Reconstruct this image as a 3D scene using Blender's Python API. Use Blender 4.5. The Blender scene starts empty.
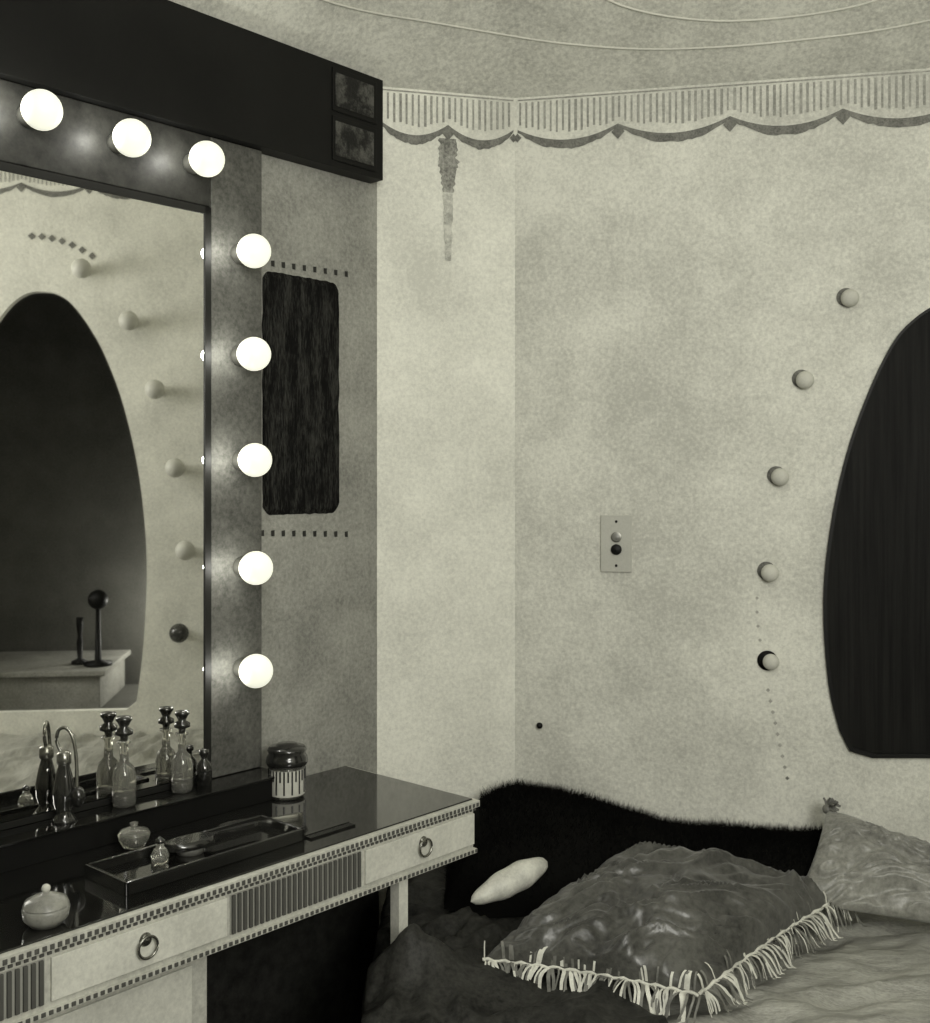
import bpy, bmesh, math, random
from mathutils import Vector, noise, Matrix
from mathutils.bvhtree import BVHTree
random.seed(4)
sc=bpy.context.scene
sc.view_settings.view_transform='Standard'
sc.view_settings.look='None'
F=1100.0; HZ=480.0; CX=465.0; CH=1.35

# ------------------------------------------------------------ camera
cd=bpy.data.cameras.new('camera'); cam=bpy.data.objects.new('camera',cd); sc.collection.objects.link(cam)
cam.location=(0,0,CH); cam.rotation_euler=(math.radians(90),0,0)
cd.sensor_fit='VERTICAL'; cd.sensor_height=36; cd.lens=36*F/1023
cd.shift_y=-(511.5-HZ)/1023; cd.clip_start=0.01
sc.camera=cam

# ------------------------------------------------------------ materials
BT=0.89
def g(v,b=BT): return (v,v*0.995,v*b,1)
def mat(name,v,rough=0.6,v2=None,big=3.0,fine=220,fa=0.25,metal=0,trans=0,bump=0,bscale=30,spec=0.5,emit=None,es=0,sheen=0,stretch=None,b=BT,coat=0,lo=0.36,hi=0.62):
    m=bpy.data.materials.new(name); m.use_nodes=True
    nt=m.node_tree; p=nt.nodes['Principled BSDF']
    p.inputs['Roughness'].default_value=rough; p.inputs['Metallic'].default_value=metal
    p.inputs['Transmission Weight'].default_value=trans
    p.inputs['Specular IOR Level'].default_value=spec
    p.inputs['Sheen Weight'].default_value=sheen
    p.inputs['Coat Weight'].default_value=coat
    tc=nt.nodes.new('ShaderNodeTexCoord')
    mp=nt.nodes.new('ShaderNodeMapping'); nt.links.new(tc.outputs['Object'],mp.inputs[0])
    if stretch: mp.inputs['Scale'].default_value=stretch
    if v2 is None: v2=v*0.75
    n1=nt.nodes.new('ShaderNodeTexNoise'); n1.inputs['Scale'].default_value=big; n1.inputs['Detail'].default_value=8; n1.inputs['Roughness'].default_value=0.62
    n2=nt.nodes.new('ShaderNodeTexNoise'); n2.inputs['Scale'].default_value=fine; n2.inputs['Detail'].default_value=3; n2.inputs['Roughness'].default_value=0.7
    for n in (n1,n2): nt.links.new(mp.outputs[0],n.inputs['Vector'])
    mx=nt.nodes.new('ShaderNodeMix'); mx.data_type='FLOAT'; mx.inputs[0].default_value=fa
    nt.links.new(n1.outputs[0],mx.inputs[2]); nt.links.new(n2.outputs[0],mx.inputs[3])
    r=nt.nodes.new('ShaderNodeValToRGB'); nt.links.new(mx.outputs[0],r.inputs[0])
    r.color_ramp.elements[0].position=lo; r.color_ramp.elements[0].color=g(v2,b)
    r.color_ramp.elements[1].position=hi; r.color_ramp.elements[1].color=g(v,b)
    nt.links.new(r.outputs[0],p.inputs['Base Color'])
    if bump:
        n3=nt.nodes.new('ShaderNodeTexNoise'); n3.inputs['Scale'].default_value=bscale; n3.inputs['Detail'].default_value=5
        nt.links.new(mp.outputs[0],n3.inputs['Vector'])
        bp=nt.nodes.new('ShaderNodeBump'); bp.inputs['Strength'].default_value=bump; bp.inputs['Distance'].default_value=0.01
        nt.links.new(n3.outputs[0],bp.inputs['Height']); nt.links.new(bp.outputs[0],p.inputs['Normal'])
    if emit:
        p.inputs['Emission Color'].default_value=emit; p.inputs['Emission Strength'].default_value=es
    return m
M={}
M['plaster']=mat('plaster_light',0.73,0.9,0.46,big=4.0,fine=130,fa=0.45,bump=0.2,bscale=60,lo=0.38,hi=0.61)
M['plaster2']=mat('plaster_pale',0.82,0.9,0.58,big=4.5,fine=130,fa=0.45,bump=0.2,bscale=60,lo=0.38,hi=0.61)
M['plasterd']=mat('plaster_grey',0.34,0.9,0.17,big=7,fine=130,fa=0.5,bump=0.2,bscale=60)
M['alcove']=mat('plaster_reflection_alcove',0.13,0.95,0.08,big=7,fine=130,fa=0.5,spec=0.1)
M['ceil']=mat('ceiling_cloth',0.70,0.95,0.40,big=3.5,fine=110,fa=0.5,bump=0.3,bscale=25,lo=0.38,hi=0.6)
M['seam']=mat('ceiling_seam',0.66,0.9,0.5)
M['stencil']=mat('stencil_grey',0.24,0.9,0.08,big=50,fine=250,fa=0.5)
M['stencil2']=mat('stencil_pale',0.42,0.9,0.20,big=25,fa=0.5)
M['dots']=mat('stencil_dots',0.42,0.9,0.28,big=25,fa=0.5)
M['stain']=mat('stencil_faint',0.62,0.9,0.32,big=22,fine=120,fa=0.5,lo=0.4,hi=0.58)
M['stain2']=mat('stencil_tassel',0.42,0.9,0.13,big=26,fine=120,fa=0.5,lo=0.4,hi=0.6)
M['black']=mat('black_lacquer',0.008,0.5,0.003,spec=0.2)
M['black2']=mat('black_relief',0.035,0.5,0.012,big=40,spec=0.3)
M['relief']=mat('tarnished_relief',0.085,0.5,0.008,big=28,spec=0.3,lo=0.45,hi=0.6,bump=0.6,bscale=40)
M['strip']=mat('frame_strip',0.12,0.6,0.045,big=12,fine=120,fa=0.5,spec=0.2)
M['line']=mat('frame_line',0.015,0.5,spec=0.2)
M['mirror']=mat('mirror_silver',0.98,0.02,0.98,metal=1,b=0.97)
M['darkrefl']=mat('painted_mirror_reflection',0.012,0.6,0.003,stretch=(14,14,0.4),big=8,spec=0.1)  # dark streaks paint the mirror's reflection into its colour
M['hang']=mat('dark_textile',0.055,0.8,0.003,big=12,fine=70,fa=0.5,stretch=(5,5,0.8),spec=0.1,lo=0.46,hi=0.7)
M['bulb']=mat('bulb_lit',0.5,0.4,0.5,emit=(0.78,0.78,0.64,1),es=1.0)
M['bulboff']=mat('bulb_unlit',0.62,0.45,0.50,spec=0.3)
M['bulbpl']=mat('bulb_frosted',0.62,0.85,0.48,spec=0.05)
M['bulbdark']=mat('bulb_dark',0.05,0.2)
M['brass']=mat('socket_brass',0.30,0.35,metal=0.8)
M['top']=mat('vanity_top_glass',0.010,0.10,0.006,coat=0.5)
M['cream']=mat('cream_paint',0.62,0.45,0.40,big=12,fine=130,fa=0.5)
M['cream2']=mat('cream_drawer',0.76,0.4,0.56,big=12,fine=130,fa=0.5)
M['flute']=mat('flute_dark',0.09,0.6)
M['flutel']=mat('flute_light',0.34,0.6)
M['pull']=mat('pull_metal',0.30,0.25,metal=0.9)
M['glass']=mat('clear_glass',0.6,0.05,0.55,trans=0.85)
M['smoke']=mat('smoke_glass',0.03,0.06,0.015,trans=0.3,coat=1)
M['label']=mat('paper_label',0.6,0.7)
M['porc']=mat('porcelain',0.30,0.35,0.14,big=30)
M['blackp']=mat('black_plastic',0.015,0.2,coat=0.6)
M['fur']=mat('black_fur',0.006,0.95,0.003,spec=0.06)
M['throw']=mat('dark_coverlet',0.040,0.55,0.006,spec=0.2,big=12,fine=120,fa=0.5,bump=0.5,bscale=16)
M['satind']=mat('dark_satin',0.105,0.32,0.022,big=6,fine=100,fa=0.45,bump=0.35,bscale=18,sheen=0.15)
M['satin']=mat('grey_satin',0.32,0.40,0.12,big=8,fine=100,fa=0.45,bump=0.4,bscale=14,sheen=0.2)
M['highlight']=mat('satin_highlight',0.66,0.5,0.34,big=20,bump=0.3)  # pale colour stands in for a highlight on satin
M['cover']=mat('satin_cover',0.46,0.35,0.20,big=6,fine=100,fa=0.45,bump=0.7,bscale=12,stretch=(1,4,1))
M['fringe']=mat('silk_fringe',0.80,0.45,0.5,big=30)
M['fringed']=mat('silk_fringe_grey',0.22,0.45,0.10,big=30)
M['floor']=mat('floor_boards',0.02,0.6,0.01,stretch=(1,8,1))
M['plate']=mat('switch_plate',0.52,0.35,0.40)

class B:
    def __init__(s,name): s.name=name; s.v=[]; s.f=[]; s.mi=[]; s.sm=[]; s.mats=[]
    def m(s,k):
        if k not in s.mats: s.mats.append(k)
        return s.mats.index(k)
    def add(s,vs,fs,k,smooth=False):
        o=len(s.v); s.v+= [tuple(v) for v in vs]; i=s.m(k)
        for f in fs: s.f.append(tuple(o+a for a in f)); s.mi.append(i); s.sm.append(smooth)
    def hexa(s,p,k):
        s.add(p,[(3,2,1,0),(4,5,6,7),(0,1,5,4),(1,2,6,5),(2,3,7,6),(3,0,4,7)],k)
    def box(s,x0,x1,y0,y1,z0,z1,k):
        s.hexa([(x0,y0,z0),(x1,y0,z0),(x1,y1,z0),(x0,y1,z0),(x0,y0,z1),(x1,y0,z1),(x1,y1,z1),(x0,y1,z1)],k)
    def lathe(s,prof,c,k,seg=28,axis=None,smooth=True,sq=None):
        ax=Vector(axis or (0,0,1)).normalized(); a=ax.orthogonal().normalized(); b=ax.cross(a)
        if abs(ax.z)>0.99: a=Vector((1,0,0)); b=Vector((0,1,0))
        vs=[];fs=[]; c=Vector(c); n=len(prof)
        for r,h in prof:
            for i in range(seg):
                t=2*math.pi*i/seg; ct,st=math.cos(t),math.sin(t)
                if sq:
                    q=(abs(ct)**sq+abs(st)**sq)**(-1/sq); ct*=q; st*=q
                vs.append(c+ax*h+(a*ct+b*st)*max(r,1e-5))
        for j in range(n-1):
            for i in range(seg):
                fs.append((j*seg+i,j*seg+(i+1)%seg,(j+1)*seg+(i+1)%seg,(j+1)*seg+i))
        s.add(vs,fs,k,smooth)
    def sphere(s,c,r,k,seg=28,sx=1,axis=None):
        n=16; s.lathe([(r*math.sin(math.pi*i/n),-r*sx*math.cos(math.pi*i/n)) for i in range(n+1)],c,k,seg,axis)
    def tube(s,pts,r,k,seg=8):
        pts=[Vector(p) for p in pts]; vs=[];fs=[]
        for i,p in enumerate(pts):
            d=(pts[min(i+1,len(pts)-1)]-pts[max(i-1,0)]).normalized()
            a=d.cross(Vector((0,0,1))) 
            if a.length<1e-3: a=Vector((1,0,0))
            a.normalize(); b=d.cross(a)
            for j in range(seg):
                t=2*math.pi*j/seg; vs.append(p+(a*math.cos(t)+b*math.sin(t))*r)
        for i in range(len(pts)-1):
            for j in range(seg):
                fs.append((i*seg+j,i*seg+(j+1)%seg,(i+1)*seg+(j+1)%seg,(i+1)*seg+j))
        s.add(vs,fs,k,True)
    def done(s,bevel=0,sub=0,recalc=True):
        me=bpy.data.meshes.new(s.name); me.from_pydata(s.v,[],s.f)
        for k in s.mats: me.materials.append(M[k])
        for p,i,q in zip(me.polygons,s.mi,s.sm): p.material_index=i; p.use_smooth=q
        me.update()
        if recalc:
            bm=bmesh.new(); bm.from_mesh(me); bmesh.ops.recalc_face_normals(bm,faces=bm.faces); bm.to_mesh(me); bm.free()
        o=bpy.data.objects.new(s.name,me); sc.collection.objects.link(o)
        if bevel:
            b=o.modifiers.new('bevel','BEVEL'); b.width=bevel; b.segments=2; b.limit_method='ANGLE'
        return o
def spline(pts,sub=6):
    out=[]; P=pts
    for i in range(len(P)-1):
        p0=P[max(i-1,0)];p1=P[i];p2=P[i+1];p3=P[min(i+2,len(P)-1)]
        for k in range(sub):
            t=k/sub
            out.append(tuple(0.5*((2*b)+(-a+c)*t+(2*a-5*b+4*c-d)*t*t+(-a+3*b-3*c+d)*t**3) for a,b,c,d in zip(p0,p1,p2,p3)))
    out.append(tuple(P[-1])); return out

# ------------------------------------------------------------ plan
u=Vector((0.667,0.745)); n=Vector((0.745,-0.667)); W0=Vector((-0.2476,2.309))
def L(t,w,z): p=W0-u*t+n*w; return Vector((p.x,p.y,z))
def pxL(px,py,w=0.0):
    m=(px-CX)/F
    t=(W0.x+w*n.x-m*(W0.y+w*n.y))/(u.x-m*u.y)
    Y=L(t,w,0).y; return t,CH+(HZ-py)/F*Y
def Lbox(b,t0,t1,w0,w1,z0,z1,k):
    b.hexa([L(t0,w0,z0),L(t1,w0,z0),L(t1,w1,z0),L(t0,w1,z0),L(t0,w0,z1),L(t1,w0,z1),L(t1,w1,z1),L(t0,w1,z1)],k)
C1=L(-0.0866,0,0).to_2d(); C2=Vector((0.1113,2.448)); C3=Vector((1.35,2.188)); 
R0=Vector((1.35,-1.2)); R1=Vector((0.2,-1.7)); R2=Vector((-1.6,-1.4)); L0=L(3.3,0,0).to_2d()
class Wf:
    def __init__(s,a,b): s.a=a; s.d=(b-a).normalized(); s.n=Vector((s.d.y,-s.d.x)); s.len=(b-a).length
    def P(s,t,o,z): p=s.a+s.d*t+s.n*o; return Vector((p.x,p.y,z))
    def px(s,px,py,o=0):
        m=(px-CX)/F; a=s.a+s.n*o
        t=(a.x-m*a.y)/(m*s.d.y-s.d.x); return t,CH+(HZ-py)/F*s.P(t,o,0).y
    def box(s,b,t0,t1,o0,o1,z0,z1,k):
        b.hexa([s.P(t0,o0,z0),s.P(t1,o0,z0),s.P(t1,o1,z0),s.P(t0,o1,z0),s.P(t0,o0,z1),s.P(t1,o0,z1),s.P(t1,o1,z1),s.P(t0,o1,z1)],k)
WN=Wf(C1,C2); WR=Wf(C2,C3); WS=Wf(C3,R0)
ZC=2.20; ZS=2.44
def wall(name,a,b,k):
    w=Wf(a,b); bb=B(name); w.box(bb,0,w.len,-0.06,0,0,ZC,k); bb.done()
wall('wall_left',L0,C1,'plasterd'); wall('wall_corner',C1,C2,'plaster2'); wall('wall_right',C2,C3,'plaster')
wall('wall_back',R1,R2,'plaster'); wall('wall_back_left',R2,L0,'plaster')
w_=Wf(R0,R1); bb=B('wall_back_right'); w_.box(bb,0,w_.len,-0.06,0,0,ZS,'plaster'); bb.done()
poly=[C1,C2,C3,R0,R1,R2,L0]
b=B('floor'); b.add([(p.x,p.y,0) for p in poly],[tuple(range(7))],'floor'); b.done()
cen=Vector((-0.1,0.3)); vs=[];fs=[];K=16
pp=[];zz=[]
for i in range(7):
    a,c=poly[i],poly[(i+1)%7]
    for j in range(10):
        p=a.lerp(c,j/10); pp.append(p); z=ZC
        if i==2: e=min(1,max(0,(2.188-p.y)/0.33)); z=ZC+(ZS-ZC)*e*e*(3-2*e)
        if i==3: z=ZC+(ZS-ZC)*(1-j/10)
        zz.append(z)
N=len(pp)
for k in range(K+1):
    f=k/K
    for p,z in zip(pp,zz):
        q=p.lerp(cen,f*0.98); vs.append((q.x,q.y,z+(2.84-z)*math.sin(f*math.pi/2)**0.9))
for k in range(K):
    for i in range(N): fs.append((k*N+i,k*N+(i+1)%N,(k+1)*N+(i+1)%N,(k+1)*N+i))
fs.append(tuple(K*N+i for i in range(N)))
b=B('ceiling'); b.add(vs,fs,'ceil',True); b.done()
bv=BVHTree.FromPolygons([Vector(v) for v in vs],fs)
def ceilpx(px,py):
    d=Vector(((px-CX)/F,1,(HZ-py)/F)).normalized(); h=bv.ray_cast(Vector((0,0,CH)),d)[0]
    return h-d*0.0015 if h else None
for pl in ([(250,-30),(300,-8),(360,10),(430,22),(500,34),(560,43),(640,49),(720,47),(800,40),(880,30),(960,14)],[(560,-30),(620,5),(700,20),(780,18),(860,5),(930,-20)]):
    b=B('trim_ceiling_seam'); pts=[ceilpx(*p) for p in spline(pl,5)]; pts=[p for p in pts if p]; b.tube(pts,0.0022,'seam'); b.done()

# ------------------------------------------------------------ side wall, made-up alcove standing in for an arched mirror's reflection (seen in the mirror)
def refl(px,py,X=1.35):
    m=(px-CX)/F; d=Vector((m,1)); dn=d.dot(n); t=W0.dot(n)/dn
    h=d*t; r=d-n*(2*dn); s=(X-h.x)/r.x; q=h+r*s; dep=t+s
    return q.y, CH+(HZ-py)/F*dep
half=[refl(*p) for p in spline([(36,293),(50,295),(66,306),(84,330),(100,360),(118,410),(133,480),(140,560),(137,640),(130,700)],4)]+[refl(120,708)]
yc=half[0][0]
zb=half[-1][1]
arch=half+[(2*yc-y,z) for y,z in reversed(half[1:])]
def fillring(b,outer,inner,fn,k):
    bm=bmesh.new(); es=[]
    for loop in (outer,inner):
        if not loop: continue
        vv=[bm.verts.new(fn(*p)) for p in loop]
        for i in range(len(vv)): es.append(bm.edges.new((vv[i],vv[(i+1)%len(vv)])))
    bmesh.ops.triangle_fill(bm,edges=es,use_beauty=True)
    bm.verts.index_update()
    b.add([v.co.copy() for v in bm.verts],[tuple(v.index for v in f.verts) for f in bm.faces],k); bm.free()
b=B('wall_side')
fillring(b,[(C3.y,0),(C3.y,ZS),(R0.y,ZS),(R0.y,0)],arch,lambda y,z:(1.35,y,z),'plaster2')
na=len(arch); b.add([(1.35,y,z) for y,z in arch]+[(1.38,y,z) for y,z in arch],[(i,(i+1)%na,na+(i+1)%na,na+i) for i in range(na)],'plaster2')
b.done()
y0a=min(a[0] for a in arch)-0.12; y1a=max(a[0] for a in arch)+0.18; z0a=zb-0.03; z1a=2.12
b=B('wall_reflection_alcove')
X0,X1=1.38,2.0
b.add([(X0,y0a,z0a),(X1,y0a,z0a),(X1,y1a,z0a),(X0,y1a,z0a),(X0,y0a,z1a),(X1,y0a,z1a),(X1,y1a,z1a),(X0,y1a,z1a)],
 [(0,1,2,3),(4,5,6,7),(0,1,5,4),(2,3,7,6),(1,2,6,5)],'alcove')
fillring(b,[(y0a,z0a),(y0a,z1a),(y1a,z1a),(y1a,z0a)],arch,lambda y,z:(X0,y,z),'alcove')
b.done()
zt0=refl(90,664,1.6)[1]
b=B('alcove_table'); b.box(1.50,1.95,yc-0.30,yc+0.16,z0a+0.001,zt0-0.02,'plasterd'); b.box(1.48,1.97,yc-0.32,yc+0.18,zt0-0.02,zt0,'plasterd'); b.done(0.004)
ya=refl(92,600,1.6)[0]
b=B('table_lamp'); b.lathe([(0,0),(0.05,0),(0.05,0.012),(0.012,0.02),(0.008,0.2),(0.012,0.21)],(1.6,ya,zt0),'black'); b.sphere((1.6,ya,zt0+0.24),0.036,'black'); b.done()
ya=refl(74,630,1.64)[0]
b=B('candlestick'); b.lathe([(0,0),(0.03,0),(0.03,0.01),(0.008,0.02),(0.012,0.08),(0.007,0.1),(0.012,0.14),(0.012,0.17),(0,0.17)],(1.64,ya,zt0),'black'); b.done()

# ------------------------------------------------------------ bulbs
def bulb(name,c,axis,k,r=0.036,sock=True,base=None):
    b=B(name); ax=Vector(axis).normalized()
    b.sphere(c,r,k,32); c=Vector(c)
    if sock: b.lathe([(0.0,-0.053),(0.018,-0.053),(0.018,-0.042),(0.015,-0.036),(0.015,-0.024),(0.0,-0.024)],c,'brass',24,ax)
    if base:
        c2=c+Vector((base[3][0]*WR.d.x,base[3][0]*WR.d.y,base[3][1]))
        b.lathe([(0.0,-base[0]+0.0015),(base[1],-base[0]+0.0015),(base[1],-base[0]),(0,-base[0])],c2,base[2],28,ax)  # offset disc draws a crescent of shade beside the bulb
    b.done()
NL=Vector((n.x,n.y,0))
off=0.068
def light(name,typ,loc,e,size=0.02,col=(1,0.99,0.91)):
    l=bpy.data.lights.new(name,typ); l.energy=e; l.color=col
    if typ=='POINT': l.shadow_soft_size=size
    else: l.size=size
    o=bpy.data.objects.new(name,l); sc.collection.objects.link(o); o.location=loc; return o
for px,py in [(42,110),(132,138),(207,159),(254,251),(254,354),(255,460),(256,568),(256,671)]:
    t,z=pxL(px,py,off); bulb('light_bulb',L(t,off,z),NL,'bulb',0.0315)
    light('bulb_glow','POINT',L(t+0.044,off-0.010,z),0.28,0.012)
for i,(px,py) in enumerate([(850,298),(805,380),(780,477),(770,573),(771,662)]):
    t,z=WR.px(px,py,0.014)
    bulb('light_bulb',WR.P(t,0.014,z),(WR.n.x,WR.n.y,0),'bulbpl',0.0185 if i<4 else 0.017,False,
      (0.0125,0.019 if i<4 else 0.021,'stencil' if i<4 else 'black',(-0.0065,0.004 if i<4 else 0.001)))  # dark discs shifted sideways as painted shade crescents
for px,py,k in [(75,270,'bulboff'),(122,322,'bulboff'),(148,390,'bulboff'),(168,468,'bulboff'),(178,550,'bulboff'),(172,632,'bulbdark')]:
    y,z=refl(px,py,1.297); bulb('light_bulb',(1.297,y,z),(-1,0,0),k,0.033)
def dot(b,w,t,z,r,k='stencil',o=0.0015):
    b.add([w.P(t,o,z+r),w.P(t+r,o,z),w.P(t,o,z-r),w.P(t-r,o,z)],[(0,1,2,3)],k)

# ------------------------------------------------------------ frieze
def frieze(name,w,js,dz=0):
    b=B(name)
    zt=2.188+dz; o=0.0015
    def sag(t):
        for a,c in zip(js,js[1:]):
            if a<=t<=c:
                f=(t-a)/(c-a); return 4*f*(1-f)
        return 0
    t=js[0]+0.004
    while t<js[-1]-0.006:
        z0=2.140+dz-0.020*sag(t)+random.uniform(-.003,.003); r=random.uniform(-.001,.001)
        b.add([w.P(t,o,z0),w.P(t+0.005+r,o,z0),w.P(t+0.005+r,o,zt),w.P(t,o,zt)],[(0,1,2,3)],'stencil2'); t+=0.0136
    b.add([w.P(js[0],o,zt+0.004),w.P(js[-1],o,zt+0.004),w.P(js[-1],o,zt+0.007),w.P(js[0],o,zt+0.007)],[(0,1,2,3)],'stencil2')
    for a,c in zip(js,js[1:]):
        vs=[];M_=24
        for i in range(M_+1):
            f=i/M_; s_=4*f*(1-f); tt=a+(c-a)*f; j=random.uniform(-.002,.002)
            vs+= [w.P(tt,o,2.128+dz-0.028*s_),w.P(tt,o,2.128+dz-0.030*s_-0.006-0.012*s_+j)]
        b.add(vs,[(2*i,2*i+2,2*i+3,2*i+1) for i in range(M_)],'stencil')
    for a in js:
        if a<0.01 or a>w.len-0.01: r=0.010
        else: r=0.016
        pts=[w.P(a+r*math.cos(q*math.pi/4)*(1 if q%2==0 else .7)*.9,o+0.0005,2.110+dz+r*math.sin(q*math.pi/4)*(1 if q%2==0 else .7)) for q in range(8)]
        b.add(pts,[tuple(range(8))],'stencil')
    return b
jn=[0.004,WN.px(448,130)[0],WN.len-0.004]
b=frieze('trim_frieze_corner',WN,jn)
t=jn[1]
def tass(z0,z1,w0,w1,k,sd):
    vs=[];NN=24
    for i in range(NN+1):
        f=i/NN; wd=w0+(w1-w0)*f; a=wd*(1+0.35*noise.noise(Vector((f*7,sd,0)))); c=wd*(1+0.35*noise.noise(Vector((f*7,sd+5,0))))
        z=z0+(z1-z0)*f; vs+=[WN.P(t-a,0.001,z),WN.P(t+c,0.001,z)]
    b.add(vs,[(2*i,2*i+1,2*i+3,2*i+2) for i in range(NN)],k)
tass(2.098,2.035,0.019,0.022,'stain2',1); tass(2.035,1.98,0.019,0.012,'stain2',2); tass(1.98,1.83,0.012,0.007,'stain',3)
b.done()
jr=[0.006]+[WR.px(x,130)[0] for x in (618,730,843)]; jr+= [jr[-1]+0.24,WR.len-0.005]
frieze('trim_frieze_right',WR,jr).done()
js=[0.33+0.225*i for i in range(12)]
frieze('trim_frieze_side',WS,js,0.235).done()
b=B('trim_painted_dots')
for i in range(9):
    px=768+i*2.4; py=690+i*11; t,z=WR.px(px,py); dot(b,WR,t,z,0.0045,'dots' if i<8 else 'stencil')
for px,py in [(757,598),(757,612),(758,626),(760,640)]:
    t,z=WR.px(px,py); dot(b,WR,t,z,0.004,'dots')
for px0,px1,py0,py1 in [(262,346,262,274),(262,346,533,534)]:
    for i in range(9):
        f=i/8; t,z=pxL(px0+(px1-px0)*f,py0+(py1-py0)*f)
        b.add([L(t-0.004,0.0015,z-0.006),L(t+0.004,0.0015,z-0.006),L(t+0.005,0.0015,z+0.005),L(t-0.004,0.0015,z+0.006)],[(0,1,2,3)],'black2')
for i in range(7):
    y,z=refl(26+i*10,238+i*i*0.55); b.add([(1.348,y-.013,z),(1.348,y,z-.013),(1.348,y+.013,z),(1.348,y,z+.013)],[(0,1,2,3)],'stencil')
b.done()

# ------------------------------------------------------------ arched mirror right wall
hp=[WR.px(*p) for p in spline([(965,296),(938,304),(915,318),(893,342),(869,390),(846,454),(830,528),(823,603),(828,683),(839,730)],5)+[(849,750),(872,757),(965,757)]]
sc_=hp[0][0]
out=[(t,z) for t,z in hp]+[(2*sc_-t,z) for t,z in reversed(hp[1:-1])]
out=[(t if t<sc_ else sc_+(t-sc_)*0.93,z) for t,z in out]
b=B('arched_mirror')
fillring(b,out,None,lambda t,z:WR.P(t,0.006,z),'darkrefl')
cx_=sum(p[0] for p in out)/len(out); cz_=sum(p[1] for p in out)/len(out)
inn=[(cx_+(t-cx_)*0.975,cz_+(z-cz_)*0.985) for t,z in out]; m_=len(out)
vs=[WR.P(t,0,z) for t,z in out]+[WR.P(t,0.010,z) for t,z in out]+[WR.P(t,0.010,z) for t,z in inn]+[WR.P(t,0.004,z) for t,z in inn]
fs=[]
for r in range(3):
    for i in range(m_): fs.append((r*m_+i,r*m_+(i+1)%m_,(r+1)*m_+(i+1)%m_,(r+1)*m_+i))
b.add(vs,fs,'black'); b.done()

# ------------------------------------------------------------ vanity mirror, frame, header
tS,_=pxL(262,400,0.02); tM,_=pxL(210,400,0.02)
zl=0.797
b=B('vanity_mirror')
zt=1.852; zbm=zl+0.001
Lbox(b,tM+0.012,2.3,0.0,0.021,zbm+0.012,zt-0.012,'mirror')
Lbox(b,tM,tM+0.013,0.0,0.024,zbm,zt,'line'); Lbox(b,tM,2.3,0.0,0.024,zt-0.013,zt,'line'); Lbox(b,tM,2.3,0.0,0.024,zbm,zbm+0.010,'line')
b.done()
b=B('mirror_frame_strip')
Lbox(b,tS,tM-0.002,0.0,0.02,zl+0.001,1.984,'strip'); Lbox(b,tM-0.001,2.3,0.0,0.02,zt+0.002,1.984,'black2')
b.done(0.002)
b=B('mirror_header_beam')
Lbox(b,-0.066,2.5,0.001,0.04,1.985,2.197,'black')
ta,_=pxL(376,100,0.04); tb,_=pxL(332,100,0.04)
for z0,z1 in ((1.998,2.088),(2.098,2.186)):
    Lbox(b,ta,tb,0.04,0.043,z0,z1,'black')
    Lbox(b,ta+0.010,tb-0.006,0.043,0.0445,z0+0.010,z1-0.010,'relief')
b.done(0.002)
ta,z1=pxL(340,283,0.006); tb,_=pxL(264,400,0.006); z0=pxL(340,513,0.006)[1]
b=B('wall_hanging'); vs=[];NN=70;NV=40
for i in range(NN+1):
    f=i/NN; e=min(f,1-f)*2; cr=0.016*(max(0,1-e/0.2))**2.2
    for j in range(NV+1):
        v=j/NV; z=(z0+cr)*(1-v)+(z1-cr)*v
        ed=0.003*noise.noise(Vector((v*12,0,1 if f<.5 else 7)))*(abs(2*f-1)**4)
        t=ta+(tb-ta)*f+ed
        w=0.006+0.0012*noise.noise(Vector((f*40,v*4,0)))+0.001*noise.noise(Vector((f*90,v*9,3)))
        if i in (0,NN) or j in (0,NV): w=0.001; z+=0.002*noise.noise(Vector((f*14,v*3,5)))
        vs.append(L(t,w,z))
b.add(vs,[(i*(NV+1)+j,(i+1)*(NV+1)+j,(i+1)*(NV+1)+j+1,i*(NV+1)+j+1) for i in range(NN) for j in range(NV)],'hang'); b.done()

b=B('light_switch'); t0,z1=WR.px(601,515); t1,z0=WR.px(632,572); WR.box(b,t0,t1,0,0.006,z0,z1,'plate')
tc=(t0+t1)/2; zc=(z0+z1)/2; RN=(WR.n.x,WR.n.y,0)
b.lathe([(0.009,0.006),(0.009,0.011),(0.0,0.012)],WR.P(tc,0,zc+0.014),'porc',20,RN)
b.lathe([(0.0115,0.006),(0.0115,0.009),(0.0,0.0095)],WR.P(tc,0,zc+0.014),'brass',20,RN)
b.lathe([(0.012,0.006),(0.011,0.012),(0.0,0.014)],WR.P(tc,0,zc-0.013),'black',20,RN)
b.sphere(WR.P(tc,0.006,zc+0.048),0.003,'black',10); b.sphere(WR.P(tc,0.006,zc-0.048),0.003,'black',10)
b.done(0.0015)
b=B('wall_nail'); t,z=WR.px(540,725); b.lathe([(0.002,0),(0.002,0.006),(0.007,0.006),(0.006,0.010),(0,0.011)],WR.P(t,0,z),'black',16,RN); b.done()

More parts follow.
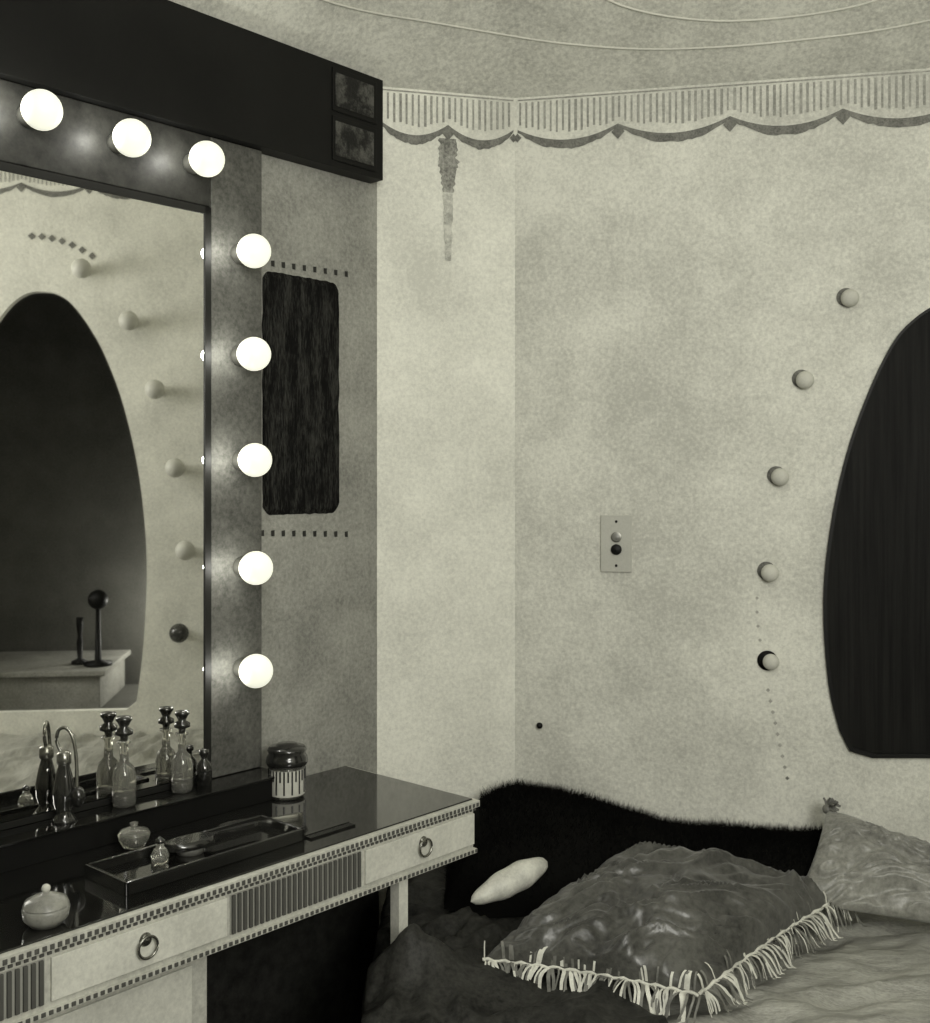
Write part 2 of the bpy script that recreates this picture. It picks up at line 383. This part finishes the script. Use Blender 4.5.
# ------------------------------------------------------------ vanity table
T1=1.75; D=0.37
b=B('vanity_table')
Lbox(b,0.0,T1,0.002,D,0.738,0.75,'cream'); Lbox(b,0.008,T1-0.008,0.004,D-0.012,0.7495,0.7525,'top')
Lbox(b,tS+0.004,T1-0.01,0.002,0.085,0.7525,zl-0.004,'black'); Lbox(b,tS,T1-0.008,0.002,0.092,zl-0.004,zl,'top')
Lbox(b,0.01,T1-0.01,0.01,D-0.008,0.652,0.738,'cream')
Lbox(b,0.004,T1-0.004,0.006,D-0.003,0.652,0.660,'cream')
def FR(t0,t1,z0,z1,w,k): Lbox(b,t0,t1,D-0.01,w,z0,z1,k)
segs=[(0.008,0.292,'d'),(0.296,0.562,'f'),(0.566,0.850,'d'),(0.854,1.12,'f'),(1.124,1.41,'d'),(1.414,1.70,'f')]
for a,c,k in segs:
    if k=='d':
        FR(a+0.004,c-0.004,0.670,0.727,D-0.003,'cream2')
        tc=(a+c)/2
        b.lathe([(0.010,0),(0.008,0.004),(0.0,0.006)],L(tc,D-0.003,0.708),'pull',16,NL)
        ring=[]
        for i in range(25):
            q=2*math.pi*i/24; ring.append(L(tc+0.015*math.cos(q),D+0.004,0.699+0.015*math.sin(q)))
        b.tube(ring,0.0022,'pull')
    else:
        FR(a,c,0.668,0.728,D-0.0065,'flutel')
        m_=int((c-a)/0.0105)
        for i in range(m_):
            x=a+(c-a)*(i+0.25)/m_; FR(x,x+(c-a)/m_*0.55,0.669,0.727,D-0.003,'flute')
x=0.004
while x<T1-0.01:
    FR(x,x+0.0062,0.7395,0.7465,D+0.0012,'flute'); FR(x,x+0.0062,0.6535,0.6595,D-0.0018,'flute'); FR(x,x+0.0062,0.7305,0.7345,D-0.006,'flute'); x+=0.0105
tl=0.190
def leg(t,w):
    Lbox(b,t-0.011,t+0.011,w-0.022,w,0.36,0.652,'cream2'); Lbox(b,t-0.008,t+0.006,w-0.018,w-0.004,0.0,0.36,'cream2')
leg(tl,D-0.012); leg(1.6,D-0.012); leg(1.6,0.06)
Lbox(b,0.58,0.93,0.03,D-0.04,0.0,0.652,'cream'); Lbox(b,0.61,0.90,D-0.04,D-0.035,0.40,0.63,'cream2'); Lbox(b,0.61,0.90,D-0.04,D-0.035,0.12,0.38,'cream2')
Lbox(b,-0.075,0.58,0.01,0.018,0.0,0.652,'black2')  # added black sheet standing in for shade under the table
b.done(0.0012)

# ------------------------------------------------------------ items on the table
ZT=0.7527; ZL=zl+0.0002
def tp(px,py,z=ZT):
    Y=(CH-z)*F/(py-HZ); return Vector(((px-CX)/F*Y,Y,z))
def onledge(px,w=0.05,z=ZL):
    t,_=pxL(px,600,w); return L(t,w,z)
def lat(name,c,parts,seg=28):
    b=B(name)
    for prof,k,*e in parts: b.lathe(prof,c,k,seg,sq=(e[0] if e else None))
    return b
c=tp(287,796)
b=lat('powder_jar',c,[([(0,0),(0.030,0),(0.033,0.006),(0.033,0.056),(0.030,0.062),(0,0.062)],'glass'),
 ([(0.0335,0.006),(0.0338,0.008),(0.0338,0.052),(0.0335,0.054)],'label'),
 ([(0,0.060),(0.037,0.060),(0.040,0.066),(0.038,0.076),(0.034,0.082),(0.037,0.088),(0.034,0.094),(0.022,0.096),(0.018,0.100),(0,0.101)],'blackp')])
for i in range(28):
    q=2*math.pi*i/28; b.tube([c+Vector((0.0337*math.cos(q),0.0337*math.sin(q),0.010 if i%2 else 0.034)),c+Vector((0.0337*math.cos(q),0.0337*math.sin(q),0.054))],0.0018,'blackp',6)
b.done()
def pbottle(px,s=1,hs=1):
    c=onledge(px,0.046); S=lambda pr:[(r*s,h*hs) for r,h in pr]
    b=lat('perfume_bottle',c,[(S([(0,0),(0.018,0),(0.020,0.006),(0.020,0.045),(0.016,0.060),(0.008,0.068),(0.007,0.094),(0.012,0.097),(0.012,0.100),(0,0.100)]),'glass'),
     (S([(0,0.004),(0.017,0.005),(0.017,0.022),(0,0.023)]),'smoke'),
     (S([(0.006,0.100),(0.007,0.107),(0.015,0.110),(0.015,0.116),(0.007,0.121),(0.011,0.129),(0.014,0.132),(0.013,0.137),(0,0.139)]),'smoke')])
    b.done()
pbottle(124,1.0,1.10); pbottle(182,0.95,1.04)
b=lat('cologne_bottle',onledge(204,0.045),[([(0,0),(0.014,0),(0.015,0.03),(0.013,0.040),(0.006,0.047),(0.006,0.055),(0.009,0.056),(0.009,0.065),(0,0.067)],'smoke')]); b.done()
c=onledge(64,0.05)
b=lat('perfume_atomizer',c,[([(0,0),(0.022,0),(0.018,0.005),(0.012,0.015),(0.017,0.03),(0.018,0.05),(0.013,0.075),(0.009,0.09),(0.009,0.10),(0,0.10)],'smoke'),
 ([(0.0105,0.092),(0.0115,0.094),(0.0115,0.110),(0.006,0.114),(0.0,0.116)],'pull')])
h=[c+Vector((-0.004,0,0.11)),c+Vector((-0.012,0,0.130)),c+Vector((-0.008,0,0.148)),c+Vector((0.004,0,0.150)),c+Vector((0.014,0,0.135)),c+Vector((0.020,0,0.100)),c+Vector((0.022,-0.004,0.05))]
b.tube([Vector(p) for p in spline([tuple(q) for q in h],4)],0.0030,'pull'); b.sphere(c+Vector((0.024,-0.004,0.04)),0.012,'blackp',20,1.4); b.done()
c=tp(200,858)
b=B('vanity_tray')
ux=Vector((u.x,u.y,0)); nx=NL
def obox(b,c,a0,a1,b0,b1,z0,z1,k):
    P=lambda a,q,z:Vector((c.x,c.y,0))+ux*a+nx*q+Vector((0,0,z))
    b.hexa([P(a0,b0,z0),P(a1,b0,z0),P(a1,b1,z0),P(a0,b1,z0),P(a0,b0,z1),P(a1,b0,z1),P(a1,b1,z1),P(a0,b1,z1)],k)
obox(b,c,-0.16,0.16,-0.055,0.055,ZT,ZT+0.006,'top')
for a0,a1,b0,b1 in ((-0.165,0.165,0.052,0.058),(-0.165,0.165,-0.058,-0.052),(-0.165,-0.159,-0.058,0.058),(0.159,0.165,-0.058,0.058)):
    obox(b,c,a0,a1,b0,b1,ZT,ZT+0.020,'blackp')
b.done(0.001)
zt_=ZT+0.0062
cc=tp(134,846,zt_)
b=lat('glass_dish',cc,[([(0,0),(0.018,0),(0.024,0.012),(0.026,0.020),(0.022,0.026),(0.010,0.030),(0.005,0.032),(0.007,0.038),(0,0.040)],'glass')]); b.done()
cc=tp(160,862,zt_)
b=lat('scent_vial',cc,[([(0,0),(0.013,0),(0.014,0.012),(0.010,0.02),(0.006,0.024),(0.006,0.028),(0,0.028)],'glass'),([(0,0.028),(0.007,0.030),(0.008,0.034),(0,0.040)],'smoke')]); b.done()
def brush(name,c,ang,s=1,k='blackp',bris=True):
    b=B(name); d=Vector((math.cos(ang),math.sin(ang),0)); p=Vector((-d.y,d.x,0)); vs=[];fs=[];Nn=24
    prof=[]
    for i in range(Nn+1):
        f=i/Nn; x=-0.09+0.18*f
        if f<0.5: w=0.030*math.sqrt(max(0,1-((f-0.25)/0.25)**2))
        else: w=0
        w=max(w,0.006+0.002*math.sin(f*9)) if 0<i<Nn else 0.001
        prof.append((x*s,w*s))
    for z,q in ((0.010,0.85),(0.016,1),(0.022,0.7)):
        for x,w in prof: vs.append(c+d*x+p*w*q+Vector((0,0,z)))
        for x,w in reversed(prof): vs.append(c+d*x-p*w*q+Vector((0,0,z)))
    m_=2*(Nn+1)
    for r in range(2):
        for i in range(m_): fs.append((r*m_+i,r*m_+(i+1)%m_,(r+1)*m_+(i+1)%m_,(r+1)*m_+i))
    b.add(vs,fs,k,True)
    for z,o in ((0,0),(1,2*m_)):
        fcs=[(o+i,o+i+1,o+m_-2-i,o+m_-1-i) for i in range(Nn)]
        b.add(vs,fcs,k,True)
    if bris: 
        cc=c-d*0.045*s; b.lathe([(0,0),(0.022*s,0),(0.024*s,0.012),(0,0.012)],cc,'fringed',20)
    b.done()
brush('hair_brush',tp(214,846,zt_),0.75,0.95)
brush('hand_mirror',tp(262,826,ZT)+Vector((0,0,-0.010)),0.55,0.85,'pull',False)
b=B('hair_comb'); c=tp(325,830); 
obox(b,c,-0.05,0.05,-0.004,0.006,ZT,ZT+0.004,'blackp')
for i in range(24): obox(b,c,-0.049+i*0.0042,-0.0468+i*0.0042,0.006,0.022,ZT,ZT+0.003,'blackp')
b.done()
c=tp(46,924)
b=lat('powder_bowl',c,[([(0,0),(0.020,0),(0.029,0.010),(0.031,0.022),(0.028,0.026),(0,0.026)],'porc'),
 ([(0.030,0.026),(0.027,0.033),(0.015,0.039),(0.006,0.041),(0.004,0.045),(0,0.046)],'porc')]); b.sphere(c+Vector((0,0,0.048)),0.006,'label',12); b.done()

# ------------------------------------------------------------ daybed
ZB=0.50
def sst(e): e=min(1,max(0,e)); return e*e*(3-2*e)
def leftx(y):
    if y<1.90: return -0.14+0.085*sst((y-1.835)/0.05)
    return -0.055-0.085*sst((y-1.95)/0.05)
def ymax_(x): return min(2.448+(x-0.1113)*(-0.21)-0.02, 2.448+(x-0.1113)*0.2476-0.02)
b=B('daybed'); vs=[];fs=[];NX,NY=170,140
for j in range(NY+1):
    for i in range(NX+1):
        y=1.0+(j/NY)*1.40; xl=leftx(y)
        x=xl+(1.335-xl)*i/NX
        jc=int(NY*0.42)
        ym=ymax_(x); yy=y if j<=jc else 1.0+(jc/NY)*1.40+((j-jc)/(NY-jc))*(ym-1.0-(jc/NY)*1.40)
        q=Vector((x*3+yy*2,yy*9-x*3,0)); q+=Vector((noise.noise(q*0.5),noise.noise(q*0.5+Vector((7,7,7))),0))*1.2
        wr=noise.noise(q*0.5)*0.010+(0.25-abs(noise.noise(q)))*0.034+(0.25-abs(noise.noise(Vector((x*9-yy*12,yy*10+x*4,3)))))*0.022
        z=ZB-0.020+wr
        d=min(x-xl,yy-1.0)
        if d<0.04: z-=0.04*(1-math.sqrt(max(0,1-(1-d/0.04)**2)))
        vs.append((x,yy,z))
for j in range(NY):
    for i in range(NX):
        a=j*(NX+1)+i; fs.append((a,a+1,a+NX+2,a+NX+1))
loop=[i for i in range(NX+1)]+[j*(NX+1)+NX for j in range(1,NY+1)]+[NY*(NX+1)+i for i in range(NX-1,-1,-1)]+[j*(NX+1) for j in range(NY-1,0,-1)]
base=len(vs)
for k in loop: x,y,z=vs[k]; vs.append((x,y,0.0))
m_=len(loop)
for i in range(m_): fs.append((loop[i],loop[(i+1)%m_],base+(i+1)%m_,base+i))
b.add(vs,fs,'cover',True)
vs=[];fs=[];NX,NY=90,130
for j in range(NY+1):
    for i in range(NX+1):
        y=1.05+1.30*j/NY; f=i/NX
        xr=0.30+0.08*noise.noise(Vector((y*3,0,5)))+ (0.35*(max(0,y-1.75)))
        xl=leftx(y)-0.02
        s_=f*(xr-xl+0.30)-0.30
        if s_<0: x=xl+0.010*math.sin(y*34+s_*6)*min(1,-s_/0.05); z=ZB+0.012+s_*1.1
        else: x=xl+s_; z=ZB+0.012+0.010*min(1,s_/0.02)
        q=Vector((x*9+y*3,y*7-x*6,1)); q+=Vector((noise.noise(q*.6),noise.noise(q*.6+Vector((3,3,3))),0))
        z+=0.012*noise.noise(q)+(0.040*(0.3-abs(noise.noise(q*1.1)))+0.014*(0.3-abs(noise.noise(q*2.6))))*(1 if s_>0 else 0.3)+0.006
        z+=0.080*math.exp(-(((x+0.095)/0.075)**2+((y-1.815)/0.035)**2))
        vs.append((x,y,z))
for j in range(NY):
    for i in range(NX):
        a=j*(NX+1)+i; fs.append((a,a+1,a+NX+2,a+NX+1))
b.add(vs,fs,'throw',True); b.done()

b=B('fur_throw')
sil=[(470,802),(482,792),(515,779),(545,783),(580,791),(620,804),(660,816),(700,822),(745,824),(800,830)]
def ztop(x,y):
    px=CX+x/y*F
    for (a,pa),(c,pc) in zip(sil,sil[1:]):
        if a<=px<=c: py=pa+(pc-pa)*(px-a)/(c-a); break
    else: py=802 if px<470 else 830
    return CH-(py-HZ)/F*y-0.006
vs=[];fs=[];NX,NY=80,40
def fp(a,c):
    x=-0.04+0.82*a; yb=ymax_(x)-0.012; yf=2.03+0.06*math.sin(a*7)*0.4
    if a>0.6: yf+=0.10*(a-0.6)/0.4
    if a<0.1: yf+=0.06*(1-a/0.1)
    y=yf+(yb-yf)*c; zt=ztop(x,yb-0.03)
    z0=0.535; e=math.sin(min(1,c/0.86)*math.pi/2)**0.75
    z=z0+(zt-z0)*e-(0.04*((c-0.86)/0.14)**2 if c>0.86 else 0)
    en=min(a,1-a)/0.06
    if en<1: z=z0+(z-z0)*math.sqrt(max(0,1-(1-en)**2))
    if x<0.035: z=min(z,0.636+max(0,(x+0.0)/0.035)*0.08)
    z+=0.010*noise.noise(Vector((x*12,y*12,2)))*min(1,c*4)*(1 if c<.8 else .4)
    return Vector((x,y,z))
for j in range(NY+1):
    for i in range(NX+1): vs.append(fp(i/NX,j/NY))
for j in range(NY):
    for i in range(NX):
        a=j*(NX+1)+i; fs.append((a,a+1,a+NX+2,a+NX+1))
b.add(vs,fs,'fur',True)
hv=[];hf=[]
for i in range(30000):
    a=random.random(); c=random.random()**0.6
    p=fp(a,c); px_=fp(min(1,a+.01),c)-p; py_=fp(a,min(1,c+.01))-p; nn=px_.cross(py_)
    if nn.length<1e-9: continue
    nn.normalize(); 
    if nn.z<0: nn=-nn
    d=(nn+Vector((random.uniform(-.8,.8),random.uniform(-.9,.2),random.uniform(-.4,.5)))).normalized()*random.uniform(0.006,0.024)
    e=p+d
    if e.y>ymax_(e.x)-0.002 or (e.x<0.03 and e.z>0.645): continue
    s_=Vector((random.uniform(-1,1),random.uniform(-1,1),0)).normalized()*0.0005
    k=len(hv); hv+=[p-s_,p+s_,e]; hf.append((k,k+1,k+2))
b.add(hv,hf,'fur'); b.done(recalc=False)

def cushion(name,cs,th,k,wr=0.008,seed=0,fr_edges=(),pin=0.05,flat=0.5,N=90,flen=0.05,kfr='fringe',rad=0.4,cord=True,short={},strk=1.0):
    cs=[Vector(c) for c in cs]; b=B(name)
    nrm=(cs[1]-cs[0]).cross(cs[3]-cs[0]).normalized()
    if nrm.z<0: nrm=-nrm
    cen=sum(cs,Vector())/4
    def base(a,c):
        pa=1-pin*4*c*(1-c)*(abs(2*a-1)**3); pc=1-pin*4*a*(1-a)*(abs(2*c-1)**3)
        A=0.5+(a-0.5)*pa; C=0.5+(c-0.5)*pc
        return cs[0].lerp(cs[1],A).lerp(cs[3].lerp(cs[2],A),C)
    for side in (1,-1):
        vs=[];fs=[]
        for j in range(N+1):
            for i in range(N+1):
                a,c=i/N,j/N; A=abs(2*a-1);C=abs(2*c-1)
                pr=((1-A**2.4)*(1-C**2.4))**flat
                p=base(a,c)
                q=Vector((a*4+seed,c*4,seed*1.7)); w=0
                if side==1:
                    q2=q+Vector((noise.noise(q),noise.noise(q+Vector((5,5,5))),0))*0.9
                    q3=Vector((q2.x*0.6+q2.y*0.3,q2.y*1.8*strk-q2.x*0.6*strk,1))
                    w=wr*(noise.noise(q*0.8)*0.8+1.3*(0.3-abs(noise.noise(q3)))+0.6*(0.3-abs(noise.noise(q3*2.1)))) 
                    e=max(A,C); ang=math.atan2(c-0.5,a-0.5)
                    w+=wr*rad*math.sin(ang*17+5*noise.noise(q))*e**3*(1-e)*6
                h=(th*(0.62 if side==1 else 0.38)*pr)*side
                vs.append(p+nrm*(h+(w*min(1,pr*2.0) if side==1 else 0)))
        for j in range(N):
            for i in range(N):
                a=j*(N+1)+i; fs.append((a,a+1,a+N+2,a+N+1))
        b.add(vs,fs,k,True)
    for e in fr_edges:
        P=[cs[e],cs[(e+1)%4]]; sc__=short.get(e,1)
        ab=[((0,0),(1,0)),((1,0),(1,1)),((1,1),(0,1)),((0,1),(0,0))][e]
        Ln=(P[1]-P[0]).length; cnt=int(Ln/0.0050)
        for i in range(cnt):
            f=(i+random.uniform(0.2,0.8))/cnt; a=ab[0][0]+(ab[1][0]-ab[0][0])*f; c=ab[0][1]+(ab[1][1]-ab[0][1])*f
            p=base(a,c); outd=(p-cen); outd=outd-nrm*outd.dot(nrm)
            ed=(P[1]-P[0]).normalized(); od=(outd-ed*outd.dot(ed)).normalized()
            od=(od+ed*(random.uniform(-0.25,0.25)+0.5*math.sin(f*19))).normalized()
            clump=0.65+0.45*abs(math.sin(f*11+seed))
            ln=flen*sc__*random.uniform(0.6,1.2)*clump; wdt=random.uniform(0.0013,0.0038)
            lift=random.uniform(0,1); kk=kfr if random.random()<(0.58 if sc__>=0.9 else 0.35) else 'fringed'
            vs=[]
            for s_ in range(7):
                h=s_/6; z=-0.95*h**1.5*ln+0.016*math.sin(h*2.6)*lift
                q=p+od*ln*(h**0.8)*(0.75 if lift<.5 else 0.6)+Vector((0,0,z)); q.z=max(q.z,ZB+0.012+0.003*h)
                q+=ed*0.003*math.sin(h*6+i)
                ww=wdt*(1-0.3*h)
                vs+=[q-ed*ww,q+ed*ww+Vector((0,0,random.uniform(-.001,.001)))]
            b.add(vs,[(2*x,2*x+1,2*x+3,2*x+2) for x in range(6)],kk,True)
            if sc__>=0.9 and random.random()<(0.5 if e==0 else 0.2):
                vs=[]; hl=random.uniform(0.006,0.018)
                for s_ in range(4):
                    h=s_/3; q=p-od*hl*h+nrm*(0.004+0.4*hl*math.sin(h*2.2)+0.018*h**0.5)
                    vs+=[q-ed*wdt*0.8,q+ed*wdt*0.8]
                b.add(vs,[(2*x,2*x+1,2*x+3,2*x+2) for x in range(3)],kk,True)
        if cord: b.tube([base(ab[0][0]+(ab[1][0]-ab[0][0])*i/40,ab[0][1]+(ab[1][1]-ab[0][1])*i/40)+Vector((0,0,0.002*math.sin(i*2))) for i in range(41)],0.003,kfr,6)
    return b
b=B('bolster_highlight'); a0=Vector((0.010,1.945,0.604)); a1=Vector((0.152,2.03,0.646)); ax=(a1-a0); ln=ax.length; pr=[]  # pale roll shaped as the bright highlight among the dark cushions
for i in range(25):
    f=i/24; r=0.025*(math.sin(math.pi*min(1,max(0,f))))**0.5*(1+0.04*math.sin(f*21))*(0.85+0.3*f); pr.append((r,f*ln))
b.lathe(pr,a0,'highlight',28,ax); b.done()
cushion('fringed_cushion',[(0.03,1.84,0.548),(0.365,1.72,0.545),(0.72,2.10,0.555),(0.34,2.23,0.602)],0.120,'satind',seed=3,wr=0.026,fr_edges=(0,1,2),pin=0.05,flen=0.066,rad=0.15,short={1:0.9,2:0.5},strk=1.5).done()
b=cushion('satin_cushion',[(0.62,2.08,0.55),(0.98,1.98,0.53),(0.98,2.15,0.60),(0.735,2.235,0.68)],0.08,'satin',seed=11,wr=0.022,pin=0.05,rad=0.15)
c=Vector((0.735,2.232,0.682))
for i in range(26):
    d=Vector((random.uniform(-0.1,1.0),random.uniform(-0.3,0.1),random.uniform(-0.1,0.7))).normalized()*random.uniform(0.018,0.028)
    b.tube([c,c+d*0.5+Vector((0,0,0.006)),c+d],0.0026,'fringed',5)
b.sphere(c,0.010,'fringed',12)
b.done()

# ------------------------------------------------------------ lights
def area(name,loc,tgt,size,power,col=(1,0.99,0.91)):
    l=bpy.data.lights.new(name,'AREA'); l.size=size; l.energy=power; l.color=col
    o=bpy.data.objects.new(name,l); sc.collection.objects.link(o); o.location=loc
    o.rotation_euler=(Vector(tgt)-Vector(loc)).to_track_quat('-Z','Y').to_euler(); return o
area('studio_light',(0.75,-0.35,1.75),(0.5,2.3,1.45),0.7,28)
area('ceiling_light',(0.0,0.3,2.6),(0.2,1.2,0),0.8,6)
area('ceiling_fill',(0.2,0.15,2.05),(0.25,1.9,2.6),0.5,6)  # added unseen fill, only brightens the ceiling
light('alcove_fill','POINT',(1.86,y1a-0.07,zt0+0.16),7.0,0.03)  # added fill hidden behind the arch edge, brightens the alcove
w=bpy.data.worlds.new('world'); sc.world=w; w.use_nodes=True; w.node_tree.nodes['Background'].inputs[0].default_value=(0.5,0.5,0.45,1); w.node_tree.nodes['Background'].inputs[1].default_value=0.2
